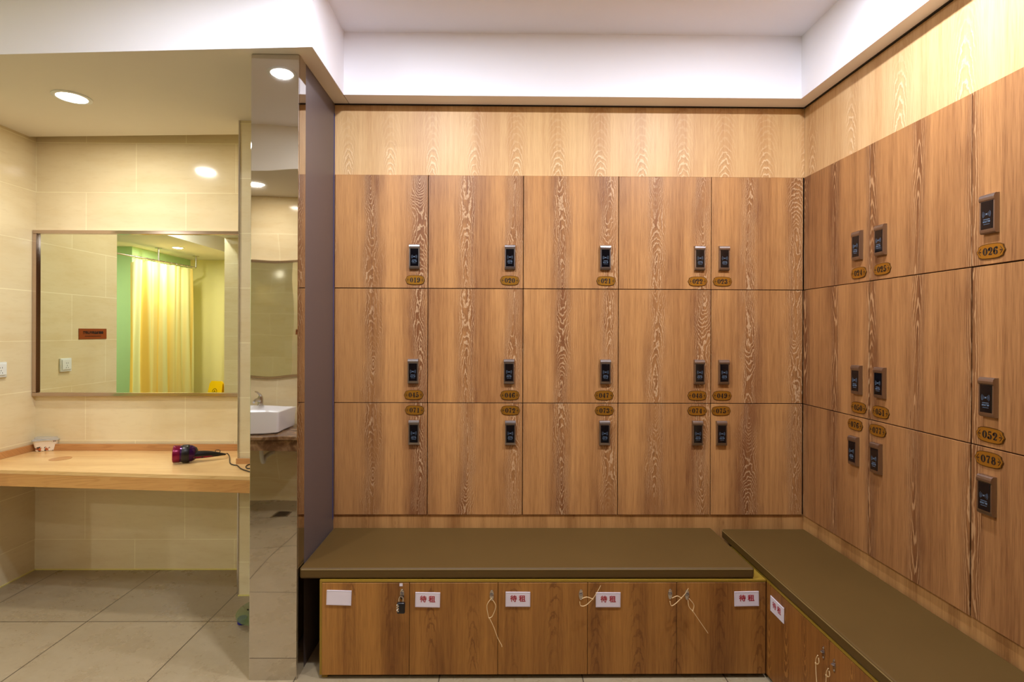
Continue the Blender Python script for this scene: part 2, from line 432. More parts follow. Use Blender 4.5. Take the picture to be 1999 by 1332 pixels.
sbox('ceiling_shower', WHITE2, (-6.2, -4.0, -2.6, TY0, ZC, ZT))
# shadow gap strip under the dropped edge
sbox('trim_1', DARK, (XP, XR, YB-.002, YB+.02, ZC-.0035, ZC), (XR-.002, XR+.02, .2, YB, ZC-.0035, ZC))

# door rows and columns
ROWZ = [at(1110, p, 1, YB).z for p in (343.5, 564.5, 787.5, 1006)]
COLX = [XP+.004] + [at(p, 648, 1, YB).x for p in (835, 1021, 1207, 1388)] + [XR-.001]
COLY = [YB-.001] + [at(p, 648, 0, XR).y for p in (1697, 1896)]
COLY.append(COLY[2]-.478)
YW, XWW = YB+.008, XR+.008
sbox('wall_back', BROWN, (XP-.3, XW, YB+.52, YB+.6, 0, ZT))
sbox('trim_6', W_FR, (XP, XWW-.001, YW, YW+.02, ROWZ[0]+.001, ZC-.004))
sbox('trim_7', W_PL, (XP, XWW-.001, YW, YW+.02, 0, ROWZ[3]-.001))
sbox('trim_8', W_PL, (XP-.0, XP+.0025, YW-.006, YW+.02, ROWZ[3], ROWZ[0]))
sbox('wall_right', BROWN, (XW, XW+.08, -2.6, YB+.52, 0, ZT))
sbox('trim_9', W_FRR, (XWW, XWW+.02, -2.5, YB+.01, ROWZ[0]+.001, ZC-.004))
sbox('trim_10', W_PLR, (XWW, XWW+.02, -2.5, YB+.01, 0, ROWZ[3]-.001))
sbox('trim_11', W_FRR, (XWW, XWW+.02, -2.5, COLY[3]-.001, ROWZ[3], ROWZ[0]))
# partition with brown face; blue protective film along its rear edge
sbox('wall_partition', BROWN, (XPL+.004, XP, YP+.080, YB+.52, 0, ZC))
sbox('trim_2', BLUE, (XP, XP+.0015, YB-.008, YB+.005, .5, ZC-.05))
# tiled alcove
sbox('wall_alcove_back', T_X, (XL-.1, XRET+.4, YA, YA+.1, 0, ZC+.2))
sbox('wall_left', T_Y, (XL-.12, XL, 2.54, YA, 0, ZC+.2))
sbox('wall_left_end', T_X, (-6.2, XL-.12, 2.54, 2.66, 0, ZC))
sbox('wall_return', T_X, (XRET, XPL+.004, YR, YA, 0, ZC+.2))
sbox('trim_3', CHROME, (XRET-.006, XRET+.001, YR-.004, YR+.008, 0, ZC), )
# grout line / sealant at the foot of the tiles
SEAL = plain('pale_sealant', (226, 214, 130), .5)
sbox('trim_4', SEAL, (XL, XRET, YA-.005, YA, 0, .006), (XL, XL+.005, 2.54, YA, 0, .006), (XRET, XPL, YR-.005, YR, 0, .006))
# behind the camera
sbox('wall_basin', T_X, (-3.40, -1.25, YS-.12, YS, 0, ZC))
sbox('wall_shower_back', OCHRE, (-5.03, -3.2, -2.36, -2.26, 0, ZT))
sbox('wall_shower_green', GREEN, (-6.2, -5.03, -.98, -.88, 0, ZC), (-5.08, -5.03, -2.36, -.98, 0, ZC))
sbox('wall_shower_side', GREEN, (-6.25, -6.15, -.98, 2.66, 0, ZT))
sbox('wall_rear', W_PL, (-3.3, XW, -2.6, -2.5, 0, ZT))
sbox('wall_shower_divider', T_Y, (-3.40, -3.30, -2.5, YS-.12, 0, ZT))

# ------------------------------------------------------------------ downlights
for i, (x, y, z, wt, colr, lab) in enumerate(LAMPS):
    r = .064
    d = thing('downlight', lab, 'ceiling light', (x, y, z), 0, 'recessed downlights')
    bm = bmesh.new(); lathe(bm, [(r, -.0005), (r+.018, -.0005), (r+.018, -.004), (r+.006, -.007), (r, -.005), (r, -.0005)], 40)
    finish('rim', bm, PLASTIC_W, d, smooth=True)
    bm = bmesh.new(); lathe(bm, [(0, -.001), (r, -.001), (r, -.003), (0, -.003)], 40)
    finish('diffuser', bm, EMIT_C if colr == COOL else EMIT_W, d)
    ld = bpy.data.lights.new('downlight_lamp', 'AREA'); ld.shape = 'DISK'; ld.size = .10; ld.energy = wt; ld.color = colr
    lo = bpy.data.objects.new('lamp', ld); C.objects.link(lo); lo.parent = d; lo.location = (0, 0, -.009)

# ------------------------------------------------------------------ steel cladding on the partition's end
pc = thing('steel_cladding', 'tall mirror-polished steel cladding on the end of the brown partition, reflecting a washbasin', 'steel cladding', ((XPL+XP)/2, YP, 0))
w2 = (XP-XPL)/2
bm = bmesh.new(); box(bm, -w2, w2, 0, .010, 0, ZC-.002, bev=.0015)
finish('front_sheet', bm, STEEL, pc)
bm = bmesh.new(); box(bm, -w2+.002, w2+.0008, .0103, .079, 0, ZC-.002)
finish('side_sheet', bm, STEEL, pc)

# ------------------------------------------------------------------ lockers
def stroke(bm, pts, y0, y1, mi=0):
    P = [Vector((p[0], p[1])) for p in pts]; Wd = [p[2] for p in pts]
    L, R = [], []
    for i, p in enumerate(P):
        t = (P[min(i+1, len(P)-1)] - P[max(i-1, 0)]); t = t.normalized() if t.length else Vector((1, 0))
        nn = Vector((-t.y, t.x))*Wd[i]/2
        L.append(p+nn); R.append(p-nn)
    for i in range(len(P)-1):
        q = [L[i], L[i+1], R[i+1], R[i]]
        a = [bm.verts.new((v.x, y0, v.y)) for v in q]
        b = [bm.verts.new((v.x, y1, v.y)) for v in q]
        bm.faces.new(a)
        for k in range(4): bm.faces.new((a[k], b[k], b[(k+1) % 4], a[(k+1) % 4]))
def arc(cx, cy, rx, ry, a0, a1, thick, thin, n=16):
    out = []
    for i in range(n+1):
        a = math.radians(a0+(a1-a0)*i/n)
        out.append((cx+rx*math.cos(a), cy+ry*math.sin(a), thin+(thick-thin)*abs(math.cos(a))**1.5))
    return out
def dot(x, y, r): return arc(x, y, r/2, r/2, 0, 360, r, r, 8)
def line(*p): return [tuple(q) for q in p]
# upright bold figures of the plates: each 1 high, .62 wide, centred on x = 0
DIG = {
 '0': [arc(0, .5, .22, .45, 0, 360, .17, .05, 24)],
 '1': [line((0, .03, .15), (0, .97, .15)), line((-.2, .03, .06), (.2, .03, .06)), line((-.19, .82, .05), (0, .95, .09))],
 '2': [arc(0, .70, .2, .26, 170, -35, .15, .06, 14) + line((-.02, .28, .09), (-.21, .08, .05)), line((-.24, .08, .08), (0, .11, .15), (.18, .05, .10), (.25, .24, .03)), dot(-.17, .70, .15)],
 '3': [arc(-.02, .73, .17, .22, 150, -90, .15, .05, 14), arc(-.02, .28, .21, .25, 90, -150, .16, .05, 14), dot(-.17, .78, .13), dot(-.18, .2, .14)],
 '4': [line((.08, .03, .15), (.08, .97, .15)), line((.06, .95, .05), (-.25, .31, .05)), line((-.26, .30, .07), (.26, .30, .07)), line((-.08, .03, .06), (.24, .03, .06))],
 '5': [line((-.17, .93, .12), (.2, .95, .12)), line((-.17, .95, .05), (-.18, .52, .05)), arc(-.02, .32, .21, .29, 135, -150, .17, .05, 14), dot(-.18, .18, .14)],
 '6': [arc(0, .30, .2, .26, 0, 360, .16, .05, 20), arc(.07, .48, .29, .48, 200, 70, .16, .05, 14), dot(.16, .84, .13)],
 '7': [line((-.23, .90, .13), (.23, .92, .12)), line((-.23, .95, .03), (-.23, .76, .04)), line((.21, .90, .05), (0, .45, .12), (-.03, .05, .2))],
 '8': [arc(0, .73, .17, .22, 0, 360, .13, .06, 20), arc(0, .27, .21, .25, 0, 360, .16, .06, 20)],
 '9': [arc(0, .70, .2, .26, 0, 360, .16, .05, 20), arc(-.07, .52, .29, .48, 20, -110, .16, .05, 14), dot(-.16, .16, .13)],
}
def plate_outline(a, b, n=10):
    q = [(a, 0), (a*.93, b*.30), (a*.90, b*.36), (a*.86, b*.70), (a*.74, b*.80)]
    for i in range(1, n+1):
        t = i/n; x = a*.74*(1-t); q.append((x, b*(.80+.20*math.sqrt(max(0, 1-(x/(a*.74))**2)))))
    top = q + [(-x, z) for x, z in q[::-1][1:]]
    return top + [(x, -z) for x, z in top[::-1][1:-1]]
bm = bmesh.new(); flat(bm, plate_outline(.0495, .0245), -.0022, 0, 0)
plate_base = bpy.data.meshes.new('number_plate')
flat(bm, plate_outline(.0468, .0222), -.0030, -.0022, 1)
bmesh.ops.recalc_face_normals(bm, faces=bm.faces); bm.to_mesh(plate_base); bm.free()
plate_base.materials.append(plain('plate_rim', (92, 58, 14), .4, .05, metal=.3)); plate_base.materials.append(GOLD)
def numerals(txt):
    bm = bmesh.new(); hgt = .0245
    for i, ch in enumerate(txt):
        for s in DIG[ch]:
            stroke(bm, [((p[0]*hgt*.98 + (i-1)*.0178), (p[1]-.5)*hgt, p[2]*hgt*1.45) for p in s], -.0036, -.0031)
    for sg in (-1, 1):     # little arrow ornaments and inner contour
        for s in ([(sg*.0415, 0, .0012), (sg*.036, .008, .0014), (sg*.033, .012, .0008)], [(sg*.0415, 0, .0012), (sg*.036, -.008, .0014), (sg*.033, -.012, .0008)],
                  [(sg*.031, 0, .0008), (sg*.035, 0, .0045), (sg*.0395, 0, .0008)]):
            stroke(bm, s, -.0036, -.0031)
    me = bpy.data.meshes.new('numerals'); bm.to_mesh(me); bm.free(); me.materials.append(INK)
    return me
# electronic lock, built once: satin housing, glossy panel, printed marks
LOCKROOT = newobj('electronic_lock', None)
bm = bmesh.new()
LD = .62
prof = [(a*LD, b) for a, b in [(0, -.061), (-.018, -.061), (-.024, -.057), (-.026, -.050), (-.0255, .040), (-.030, .045), (-.0305, .052), (-.027, .059), (-.020, .063), (0, .0635)]]
prism(bm, prof, lambda p: (-.0262, p[0], p[1]), lambda p: (.0262, p[0], p[1]))
lock_me = bpy.data.meshes.new('electronic_lock'); bmesh.ops.recalc_face_normals(bm, faces=bm.faces); bm.to_mesh(lock_me); bm.free(); lock_me.materials.append(BRUSH)
bm = bmesh.new(); box(bm, -.0205, .0205, -.0171, -.010, -.047, .041, bev=.0006)
panel_me = bpy.data.meshes.new('reader_panel'); bm.to_mesh(panel_me); bm.free(); panel_me.materials.append(BLACKG)
bm = bmesh.new()
stroke(bm, dot(0, 0, .0028), -.0176, -.0172)
for rr in (.006, .010, .014):
    for a0 in (-38, 142): stroke(bm, arc(0, 0, rr, rr*1.1, a0, a0+76, .0007, .0007, 8), -.0176, -.0172)
random.seed(3)
x = -.011
while x < .011:
    w_ = random.uniform(.0012, .0022); stroke(bm, [(x, -.0165, .0022), (x+w_, -.0165, .0022)], -.0176, -.0172); x += w_+.0007
x = -.010
while x < .010:
    w_ = random.uniform(.0008, .0016); stroke(bm, [(x, -.0315, .0014), (x+w_, -.0315, .0014)], -.0176, -.0172); x += w_+.0006
me1 = bpy.data.meshes.new('marks'); bm.to_mesh(me1); bm.free(); me1.materials.append(PRINT)
glyph = text_mesh('glyphs', '感应门锁', .0062, PRINT, None, bold=.0001, spacing=1.05)
bm = bmesh.new(); bm.from_mesh(me1)
g2 = bmesh.new(); g2.from_mesh(glyph.data); g2.transform(Matrix.Translation((0, -.0174, -.024)) @ Matrix.Rotation(PI/2, 4, 'X'))
tmp = bpy.data.meshes.new('tmp'); g2.to_mesh(tmp); g2.free(); bm.from_mesh(tmp); bm.to_mesh(me1); bm.free(); bpy.data.meshes.remove(tmp)
bpy.data.objects.remove(glyph); bpy.data.objects.remove(LOCKROOT)

CARC = plain('locker_carcass', (120, 84, 50), .6)
def locker(num, row, lw, lh, loc, rz, lx, lz, px, pz, label, mat, group):
    t = thing('locker', label, 'locker', loc, rz, group)
    g = .0018; off = random.uniform(-.0015, .0015)
    bm = bmesh.new(); wtk = .014; dep = .42
    for b in ((-lw/2, -lw/2+wtk, .0012, dep, 0, lh), (lw/2-wtk, lw/2, .0012, dep, 0, lh), (-lw/2+wtk, lw/2-wtk, .0012, dep, 0, wtk), (-lw/2+wtk, lw/2-wtk, .0012, dep, lh-wtk, lh), (-lw/2+wtk, lw/2-wtk, dep-.01, dep, wtk, lh-wtk)):
        box(bm, *b)
    finish('body', bm, DARK, t)
    bm = bmesh.new(); box(bm, -lw/2+g, lw/2-g, -.018, 0, g, lh-g, bev=.0009, seg=1)
    d = finish('door', bm, mat, t, smooth=True); d.rotation_euler = (0, 0, random.uniform(-.001, .001)); d.location.y = off
    lk = newobj('electronic_lock', lock_me, t); lk.location = (lx, -.0182+off, lz)
    newobj('reader_panel', panel_me, lk); newobj('marks', me1, lk)
    pl = newobj('number_plate', plate_base, t); pl.location = (px, -.0182+off, pz)
    pl.rotation_euler = (0, random.uniform(-.02, .02), 0)
    newobj('numerals', numerals(num), pl)
    return t
ORD = ['first', 'second', 'third', 'fourth', 'fifth']
RW = ['top', 'middle', 'bottom']
lock_x = [[808, 995, 1182, 1367, 1415], [806, 994, 1183, 1367, 1415], [808, 997, 1182, 1364, 1411]]
lock_y = [503, 727, 847]; plate_y = [548, 773, 803]
plate_x = [[809, 995, 1184, 1364, 1413], [807, 996, 1181, 1364, 1413], [809, 997, 1182, 1364, 1411]]
first_no = [19, 45, 71]
LZ = [at(1180, p, 1, YB-.02).z for p in lock_y]; PZ = [at(1180, p, 1, YB-.02).z for p in plate_y]
for r in range(3):
    for c in range(5):
        x0, x1 = COLX[c], COLX[c+1]; z0, z1 = ROWZ[r+1], ROWZ[r]
        cx = (x0+x1)/2
        lx = at(lock_x[r][c], 648, 1, YB-.02).x - cx; px = at(plate_x[r][c], 648, 1, YB-.02).x - cx
        num = '%03d' % (first_no[r]+c)
        where = ('against the brown partition', 'second from the partition', 'third from the partition', 'fourth from the partition', 'in the corner')[c]
        locker(num, r, x1-x0, z1-z0, (cx, YB+.018, z0), 0, lx, LZ[r]-z0, px, PZ[r]-z0,
               f'oak locker numbered {num}, {RW[r]} row of the facing wall, {where}', W_LOCK, 'oak lockers on the facing wall')
# side wall: lock and plate positions along y
sl_px = [[1671, 1716, 1928], [1672, 1716, 1926], [1666, 1710, 1924]]
sp_px = [[1676, 1722, 1935], [1678, 1720, 1934], [1671, 1715, 1932]]
for r in range(3):
    for c in range(3):
        y0, y1 = COLY[c+1], COLY[c]; z0, z1 = ROWZ[r+1], ROWZ[r]
        cy = (y0+y1)/2
        num = '%03d' % ([24, 50, 76][r]+c)
        l = -(at(sl_px[r][c]-3, 648, 0, XR-.018).y-cy); l2 = -(at(sp_px[r][c], 648, 0, XR).y-cy)
        where = ('beside the corner', 'between two other side lockers', 'cut off by the picture edge')[c]
        locker(num, r, y1-y0, z1-z0, (XR+.018, cy, z0), -PI/2, l, LZ[r]-z0, l2, PZ[r]-z0,
               f'oak locker numbered {num}, {RW[r]} row of the side wall, {where}', W_LOCKR, 'oak lockers on the side wall')

# ------------------------------------------------------------------ storage benches
YF = at(1100, 1133, 1, 2.225).y; ZB1 = at(1000, 1133, 1, YF).z; ZB0 = .016
dx = [at(p, 1220, 1, YF).x for p in (628, 799, 972, 1147, 1321, 1495)]
XF = dx[5] + .004
def latch(parent, lx, lz, padlocked=False):
    bm = bmesh.new()
    pts = [(.0085*math.cos(a)*(1 if abs(math.sin(a)) < .95 else .9), .0225*math.sin(a)) for a in [2*PI*k/24 for k in range(24)]]
    flat(bm, pts, -.0016, 0)
    for zz in (.016, -.016): lathe(bm, [(0, .002), (.0022, .0015), (.003, 0)], 12, Matrix.Translation((0, -.0016, zz)) @ Matrix.Rotation(PI/2, 4, 'X'))
    o = finish('latch', bm, CHROME, parent, smooth=True); o.location = (lx, -.0185, lz)
    bm = bmesh.new(); tube(bm, spline([(-.0045, 0, .004), (-.0045, -.007, .004), (0, -.010, .004), (.0045, -.007, .004), (.0045, 0, .004)], 5), .0015, 8)
    box(bm, -.006, .006, -.0022, -.0016, -.004, .009)
    finish('staple', bm, [BRUSH], o, smooth=True)
    return o
def card(parent, lx, lz, w_, h_, text, tilt=0):
    bm = bmesh.new(); box(bm, -w_/2, w_/2, -.003, 0, -h_/2, h_/2, bev=.0006, seg=1)
    o = finish('sign_card', bm, CARD, parent, smooth=True); o.location = (lx, -.0186, lz); o.rotation_euler = (0, tilt, 0)
    if text:
        text_mesh('lettering', '待 租', .0285, RED, o, bold=.0006, loc=(0, -.0032, .002))
    bm = bmesh.new()
    a, b, k = w_/2-.003, h_/2-.003, .0008
    for q in ((-a, a, -b, -b+k), (-a, a, b-k, b), (-a, -a+k, -b, b), (a-k, a, -b, b)): box(bm, q[0], q[1], -.0034, -.0031, q[2], q[3])
    finish('card_border', bm, plain('card_edge', (206, 196, 208), .3), o)
    return o
def bench_locker(w_, h_, loc, rz, mat, label, group, first=False):
    t = thing('bench_locker', label, 'low locker', loc, rz, group)
    bm = bmesh.new(); wt = .014; dep = .40
    for b in ((-w_/2, -w_/2+wt, .001, dep, 0, h_-.009), (w_/2-wt, w_/2, .001, dep, 0, h_-.009), (-w_/2+wt, w_/2-wt, .001, dep, 0, wt), (-w_/2+wt, w_/2-wt, dep-.01, dep, wt, h_-.009)):
        box(bm, *b)
    finish('body', bm, DARK, t)
    bx('top_panel', (-w_/2, w_/2, -.017, dep, h_-.0085, h_), YEL, t)
    if first: bx('side_panel', (-w_/2-.010, -w_/2-.0004, -.014, dep, 0, h_), YEL, t)
    bx('door', (-w_/2+.001, w_/2-.001, -.018, 0, .002, h_-.0115), mat, t, bev=.0008, seg=1)
    return t
hb = ZB1-ZB0
sg_px = [662, 835, 1011, 1187, 1457]; sg_y = [1167, 1171, 1170, 1171, 1169]
lt_px = [785, 960, 1134, 1308, 1341]; lt_y = [1160, 1162, 1161, 1160, 1161]
LT = []
blab = ['low oak storage locker under the bench with a blank white card and black padlock',
        'low oak storage locker with red lettered card, between the padlocked one and the next',
        'middle one of the five low oak storage lockers, with a red lettered card',
        'low oak storage locker with red lettered card, fourth from the steel pillar',
        'low oak storage locker in the bench corner with its latch and card on opposite sides']
BL = []
for i in range(5):
    w_ = dx[i+1]-dx[i]; cx = (dx[i]+dx[i+1])/2
    t = bench_locker(w_, hb, (cx, YF+.018, ZB0), 0, W_B, blab[i], 'low storage lockers under the bench', i == 0)
    BL.append(t)
    p = at(sg_px[i], sg_y[i], 1, YF); card(t, p.x-cx, p.z-ZB0, .103, .062, i > 0, (.03, .02, .005, .005, -.02)[i])
    p = at(lt_px[i], lt_y[i], 1, YF); latch(t, p.x-cx, p.z-ZB0); LT.append((p.x, YF-.0, p.z, 0))
p = at(783, 1142, 1, YF)
st = bx('sticker', (-.0065, .0065, -.0006, 0, -.006, .006), CARD, BL[0]); st.location = (p.x-(dx[0]+dx[1])/2, -.0184, p.z-ZB0)
ry = [YF-.025, 1.803, 1.383, .963]
rlab = ['low oak locker of the side bench with a red lettered card near the corner', 'low oak locker of the side bench with its latch beside the corner locker',
        'low oak locker at the near end of the side bench']
RL = []
for i in range(3):
    w_ = ry[i]-ry[i+1]; cy = (ry[i]+ry[i+1])/2
    t = bench_locker(w_, hb, (XF+.018, cy, ZB0), -PI/2, W_BR, rlab[i], 'low storage lockers under the side bench')
    RL.append(t)
p = at(1518, 1190, 0, XF); c0 = (ry[0]+ry[1])/2; c1 = (ry[1]+ry[2])/2
card(RL[0], -(p.y-c0), p.z-ZB0, .103, .062, True, .0)
p = at(1608, 1275, 0, XF); latch(RL[0], -(p.y-c0), p.z-ZB0); LT.append((XF, p.y, p.z, 1))
p = at(1629, 1300, 0, XF); latch(RL[1], -(p.y-c1), p.z-ZB0); LT.append((XF, p.y, p.z, 1))
# corner post between the two runs, and feet
bf = thing('corner_filler', 'narrow oak filler post in the inner corner between the two bench runs', 'filler post', (XF, YF, ZB0))
bx('post', (.0005, .03, -.024, .35, 0, hb-.009), W_BR, bf)
bx('top_panel', (.0005, .03, -.024, .35, hb-.0085, hb), YEL, bf)
for i, (x, y) in enumerate(((dx[0]+.0, YF+.03), (dx[5]-.02, YF+.06), (dx[2], YF+.12))):
    o = bx('bench_foot', (-.004, .02, -.015, .015, -.001, ZB0-.0005), YEL, BL[(0, 4, 2)[i]])
    o.location = (x-BL[(0, 4, 2)[i]].location.x, y-BL[(0, 4, 2)[i]].location.y, -ZB0)

# cushions
ZCB, ZCT = ZB1+.002, ZB1+.047
def cushion(name, label, L, D, loc, rz):
    """origin at the middle of the long front edge, length along x, depth along +y"""
    t = thing(name, label, 'cushion', loc, rz)
    bm = bmesh.new(); nx, ny = 40, 12; h = ZCT-ZCB
    fs = box(bm, -L/2, L/2, 0, D, 0, h, bev=.010, seg=4)
    bmesh.ops.recalc_face_normals(bm, faces=bm.faces)
    o = finish('upholstery', bm, CUSH, t, smooth='all')
    wn = o.modifiers.new('weighted', 'WEIGHTED_NORMAL')
    bm = bmesh.new()
    zt = h-.0068
    tube(bm, [(-L/2+.008, .0008, zt), (L/2-.008, .0008, zt)], .0017, 6)
    tube(bm, [(-L/2+.0008, .01, zt), (-L/2+.0008, D-.01, zt)], .0017, 6)
    tube(bm, [(L/2-.0008, .01, zt), (L/2-.0008, D-.01, zt)], .0017, 6)
    finish('seam', bm, SEAM, t, smooth=True)
    return t
XCB = at(1472, 1106, 1, YF+.012).x
cushion('bench_cushion', 'long olive-brown padded seat cushion lying on the bench along the facing wall', XCB-(XP+.006), YB-(YF+.006)-.003, ((XCB+XP+.006)/2, YF+.006, ZCB), 0)
XCR = at(1480, 1096, 2, ZCT).x
yc0, yc1 = YB-.02, .70
cushion('bench_cushion', 'long olive-brown padded seat cushion lying on the side bench, running out of the picture', yc0-yc1, XR-XCR-.004, (XCR, (yc0+yc1)/2, ZCB), -PI/2)

# combination padlock on the first latch
lx, lyy, lz, _ = LT[0]
pd = thing('padlock', 'small black combination padlock hanging from the latch beside the blank card', 'padlock', (lx+.001, YF-.0185, lz-.040))
bm = bmesh.new(); box(bm, -.0165, .0165, -.020, -.002, -.024, .020, bev=.005, seg=3); finish('lock_body', bm, BLACK, pd, smooth=True)
bm = bmesh.new(); tube(bm, spline([(-.008, -.010, .018), (-.008, -.010, .036), (-.004, -.010, .043), (.004, -.010, .043), (.008, -.010, .036), (.008, -.010, .018)], 6), .0022, 8)
finish('shackle', bm, CHROME, pd, smooth=True)
for k in range(3):
    bm = bmesh.new(); lathe(bm, [(0, -.0045), (.0062, -.0045), (.0068, -.003), (.0068, .003), (.0062, .0045), (0, .0045)], 16, Matrix.Translation((-.0115, -.0150, .010-.0105*k)) @ Matrix.Rotation(PI/2, 4, 'Y'))
    finish('number_wheel', bm, CHROME, pd, smooth=True)

# cable ties looped through the other latches (front of door = -y locally)
TIES = [
    (1, [(0, 0), (-9, 14), (-6, 36), (-4, 39)], [(2, 4), (8, 16), (2, 34), (-4, 39)], [(-4, 39), (4, 55), (12, 76), (19, 88), (20, 92)], 'second low locker'),
    (2, [(0, 2), (10, -1), (21, 3)], [(-4, 8), (-2, 16), (8, 15), (21, 3)], [(21, 3), (30, -12), (36, -24)], 'third low locker'),
    (3, [(0, 2), (10, -2), (18, 2)], [(-4, 8), (-1, 17), (8, 12), (18, 2)], [(18, 2), (26, -8), (31, -18)], 'fourth low locker'),
    (4, [(0, 2), (9, 14), (7, 26)], [(-2, 6), (0, 18), (7, 26)], [(7, 26), (20, 45), (36, 68)], 'corner low locker'),
    (5, [(0, 2), (-6, 12), (-7, 22)], [(2, 6), (4, 14), (-2, 21), (-7, 22)], [(-7, 22), (-4, 38), (2, 60)], 'first low locker of the side bench'),
    (6, [(0, 2), (-6, 12), (-7, 20)], [(2, 6), (4, 14), (-2, 20), (-7, 20)], [(-7, 20), (-6, 38), (-4, 55)], 'second low locker of the side bench'),
]
for i, loopa, loopb, tail, who in TIES:
    x, y, z, side = LT[i]
    s = (y if side == 0 else 1.85)/F * (1 if side == 0 else .95)
    t = thing('cable_tie', f'ivory cable tie through the latch of the {who}', 'cable tie', (x, y, z) if side == 0 else (x, y, z), 0 if side == 0 else -PI/2, 'cable ties on the low lockers')
    def P(q, d): return ((q[0]+(0 if side == 0 else 6))*s*(1 if side == 0 else .9), -.0205-d, -q[1]*s)
    bm = bmesh.new()
    tube(bm, spline([P(q, .006) for q in loopa], 6), .0016, 6)
    tube(bm, spline([P(q, .005) for q in loopb], 6), .0016, 6)
    finish('loop', bm, TIE, t, smooth=True)
    e = P(tail[0], .006); bm = bmesh.new(); box(bm, e[0]-.0025, e[0]+.0025, e[1]-.002, e[1]+.002, e[2]-.003, e[2]+.003, bev=.0006); finish('tie_head', bm, TIE, t, smooth=True)
    bm = bmesh.new(); tube(bm, spline([P(q, .006+.002*k) for k, q in enumerate(tail)], 6), .0014, 6); finish('tail', bm, TIE, t, smooth=True)

# ------------------------------------------------------------------ dressing counter in the alcove
f0 = at(0, 918, 2, ZD); f1 = at(487, 931, 2, ZD); sl = (f1.y-f0.y)/(f1.x-f0.x)
def fy(x): return f0.y + sl*(x-f0.x)
th = (at(250, 953, 1, fy(-2.2)).z); zb = th
ct = thing('dressing_counter', 'pale oak counter across the tiled alcove under the mirror', 'counter', (XL, YA, 0))
bm = bmesh.new()
X0, X1 = XL+.002, XPL-.02
pts = [(X0, fy(X0)), (X1, fy(X1)), (X1, YR-.006), (XRET-.008, YR-.006), (XRET-.008, YA-.008), (X0, YA-.008)]
prism(bm, pts, lambda p: (p[0]-XL, p[1]-YA, ZD-.018), lambda p: (p[0]-XL, p[1]-YA, ZD))
finish('worktop', bm, W_DESK, ct)
bm = bmesh.new(); prism(bm, [(X0, fy(X0)), (X1, fy(X1)), (X1, fy(X1)+.02), (X0, fy(X0)+.02)], lambda p: (p[0]-XL, p[1]-YA, zb), lambda p: (p[0]-XL, p[1]-YA, ZD-.0185))
finish('front_apron', bm, wood_flat('oak_counter_edge', (208, 156, 92), (172, 114, 56)), ct)
us = .040
bx('upstand', (.020, XRET-.009-XL, -.020, -.008, ZD+.0005, ZD+us), W_DESKD, ct, bev=.001)
bx('upstand', (.002, .018, fy(XL)-YA+.02, -.008, ZD+.0005, ZD+us), W_DESKD, ct, bev=.001)
bx('upstand', (XRET-XL-.006, X1-XL, YR-YA-.020, YR-YA-.006, ZD+.0005, ZD+.030), W_DESKD, ct, bev=.001)
g = at(118, 896, 2, ZD)
bm = bmesh.new(); lathe(bm, [(0, 0), (.048, 0), (.052, .0006), (.052, .0012), (0, .0018)], 32, Matrix.Translation((g.x-XL, g.y-YA, ZD)))
finish('cable_hole_cover', bm, W_DESKD, ct, smooth=True)

# framed mirror over the counter
mz0, mz1 = at(270, 773, 1, YA).z, at(270, 452, 1, YA).z
mx1 = XRET-.012
mm = thing('wall_mirror', 'large steel-framed mirror over the oak counter reflecting a yellow shower curtain', 'mirror', ((XL+mx1)/2, YA, mz0))
hw = (mx1-XL)/2; mh = mz1-mz0
bx('mirror_glass', (-hw+.026, hw-.004, -.014, -.010, .020, mh-.020), MIR, mm)
FR = plain('frame_steel', (196, 178, 168), .12, .02, metal=1.)
def prof_bar(bm, x0, x1, z0, z1, y=-.030): box(bm, x0, x1, y, -.0012, z0, z1, bev=.002, seg=1)
for (a, b, c, d) in ((-hw+.002, hw, 0, .021), (-hw+.002, hw, mh-.021, mh), (-hw+.002, -hw+.028, .0215, mh-.0215), (hw-.006, hw, .0215, mh-.0215)):
    bm = bmesh.new(); prof_bar(bm, a, b, c, d); finish('frame_rail', bm, FR, mm, smooth=True)

# sockets and plaque on the alcove side wall
def socket(label, loc, rz):
    s = thing('wall_socket', label, 'power socket', loc, rz)
    bx('face_plate', (-.043, .043, -.012, -.0005, -.043, .043), PLASTIC_W, s, bev=.003)
    bx('hinged_cover', (-.036, .036, -.018, -.0125, -.030, .036), PLASTIC_W, s, bev=.003)
    for (x, z, r_) in ((-.007, .012, 0), (.007, .012, 0), (0, -.004, 0), (-.008, -.017, .5), (.008, -.017, -.5)):
        bm = bmesh.new(); box(bm, -.0012, .0012, -.0188, -.0182, -.0035, .0035)
        o = finish('pin_slot', bm, INK, s); o.location = (x, 0, z); o.rotation_euler = (0, r_, 0)
    return s
p = at(4, 722, 0, XL)
socket('white double power socket on the beige side wall above the oak counter', (XL, p.y-.025, p.z), PI/2)
pq = thing('wall_plaque', 'brown metal plaque with black lettering on the beige side wall, seen in the mirror', 'plaque', (XL, 2.77, 1.425), PI/2)
bx('plate', (-.125, .125, -.004, -.0005, -.036, .036), PLAQ, pq, bev=.001)
text_mesh('lettering', '贵重物品请妥善保管', .021, INK, pq, bold=.0008, loc=(0, -.0045, .007), spacing=.95)
bm = bmesh.new(); x = -.07
while x < .07:
    w_ = random.uniform(.002, .006); stroke(bm, [(x, -.016, .004), (x+w_, -.016, .004)], -.0048, -.0042); x += w_+.0014
finish('small_print', bm, INK, pq)

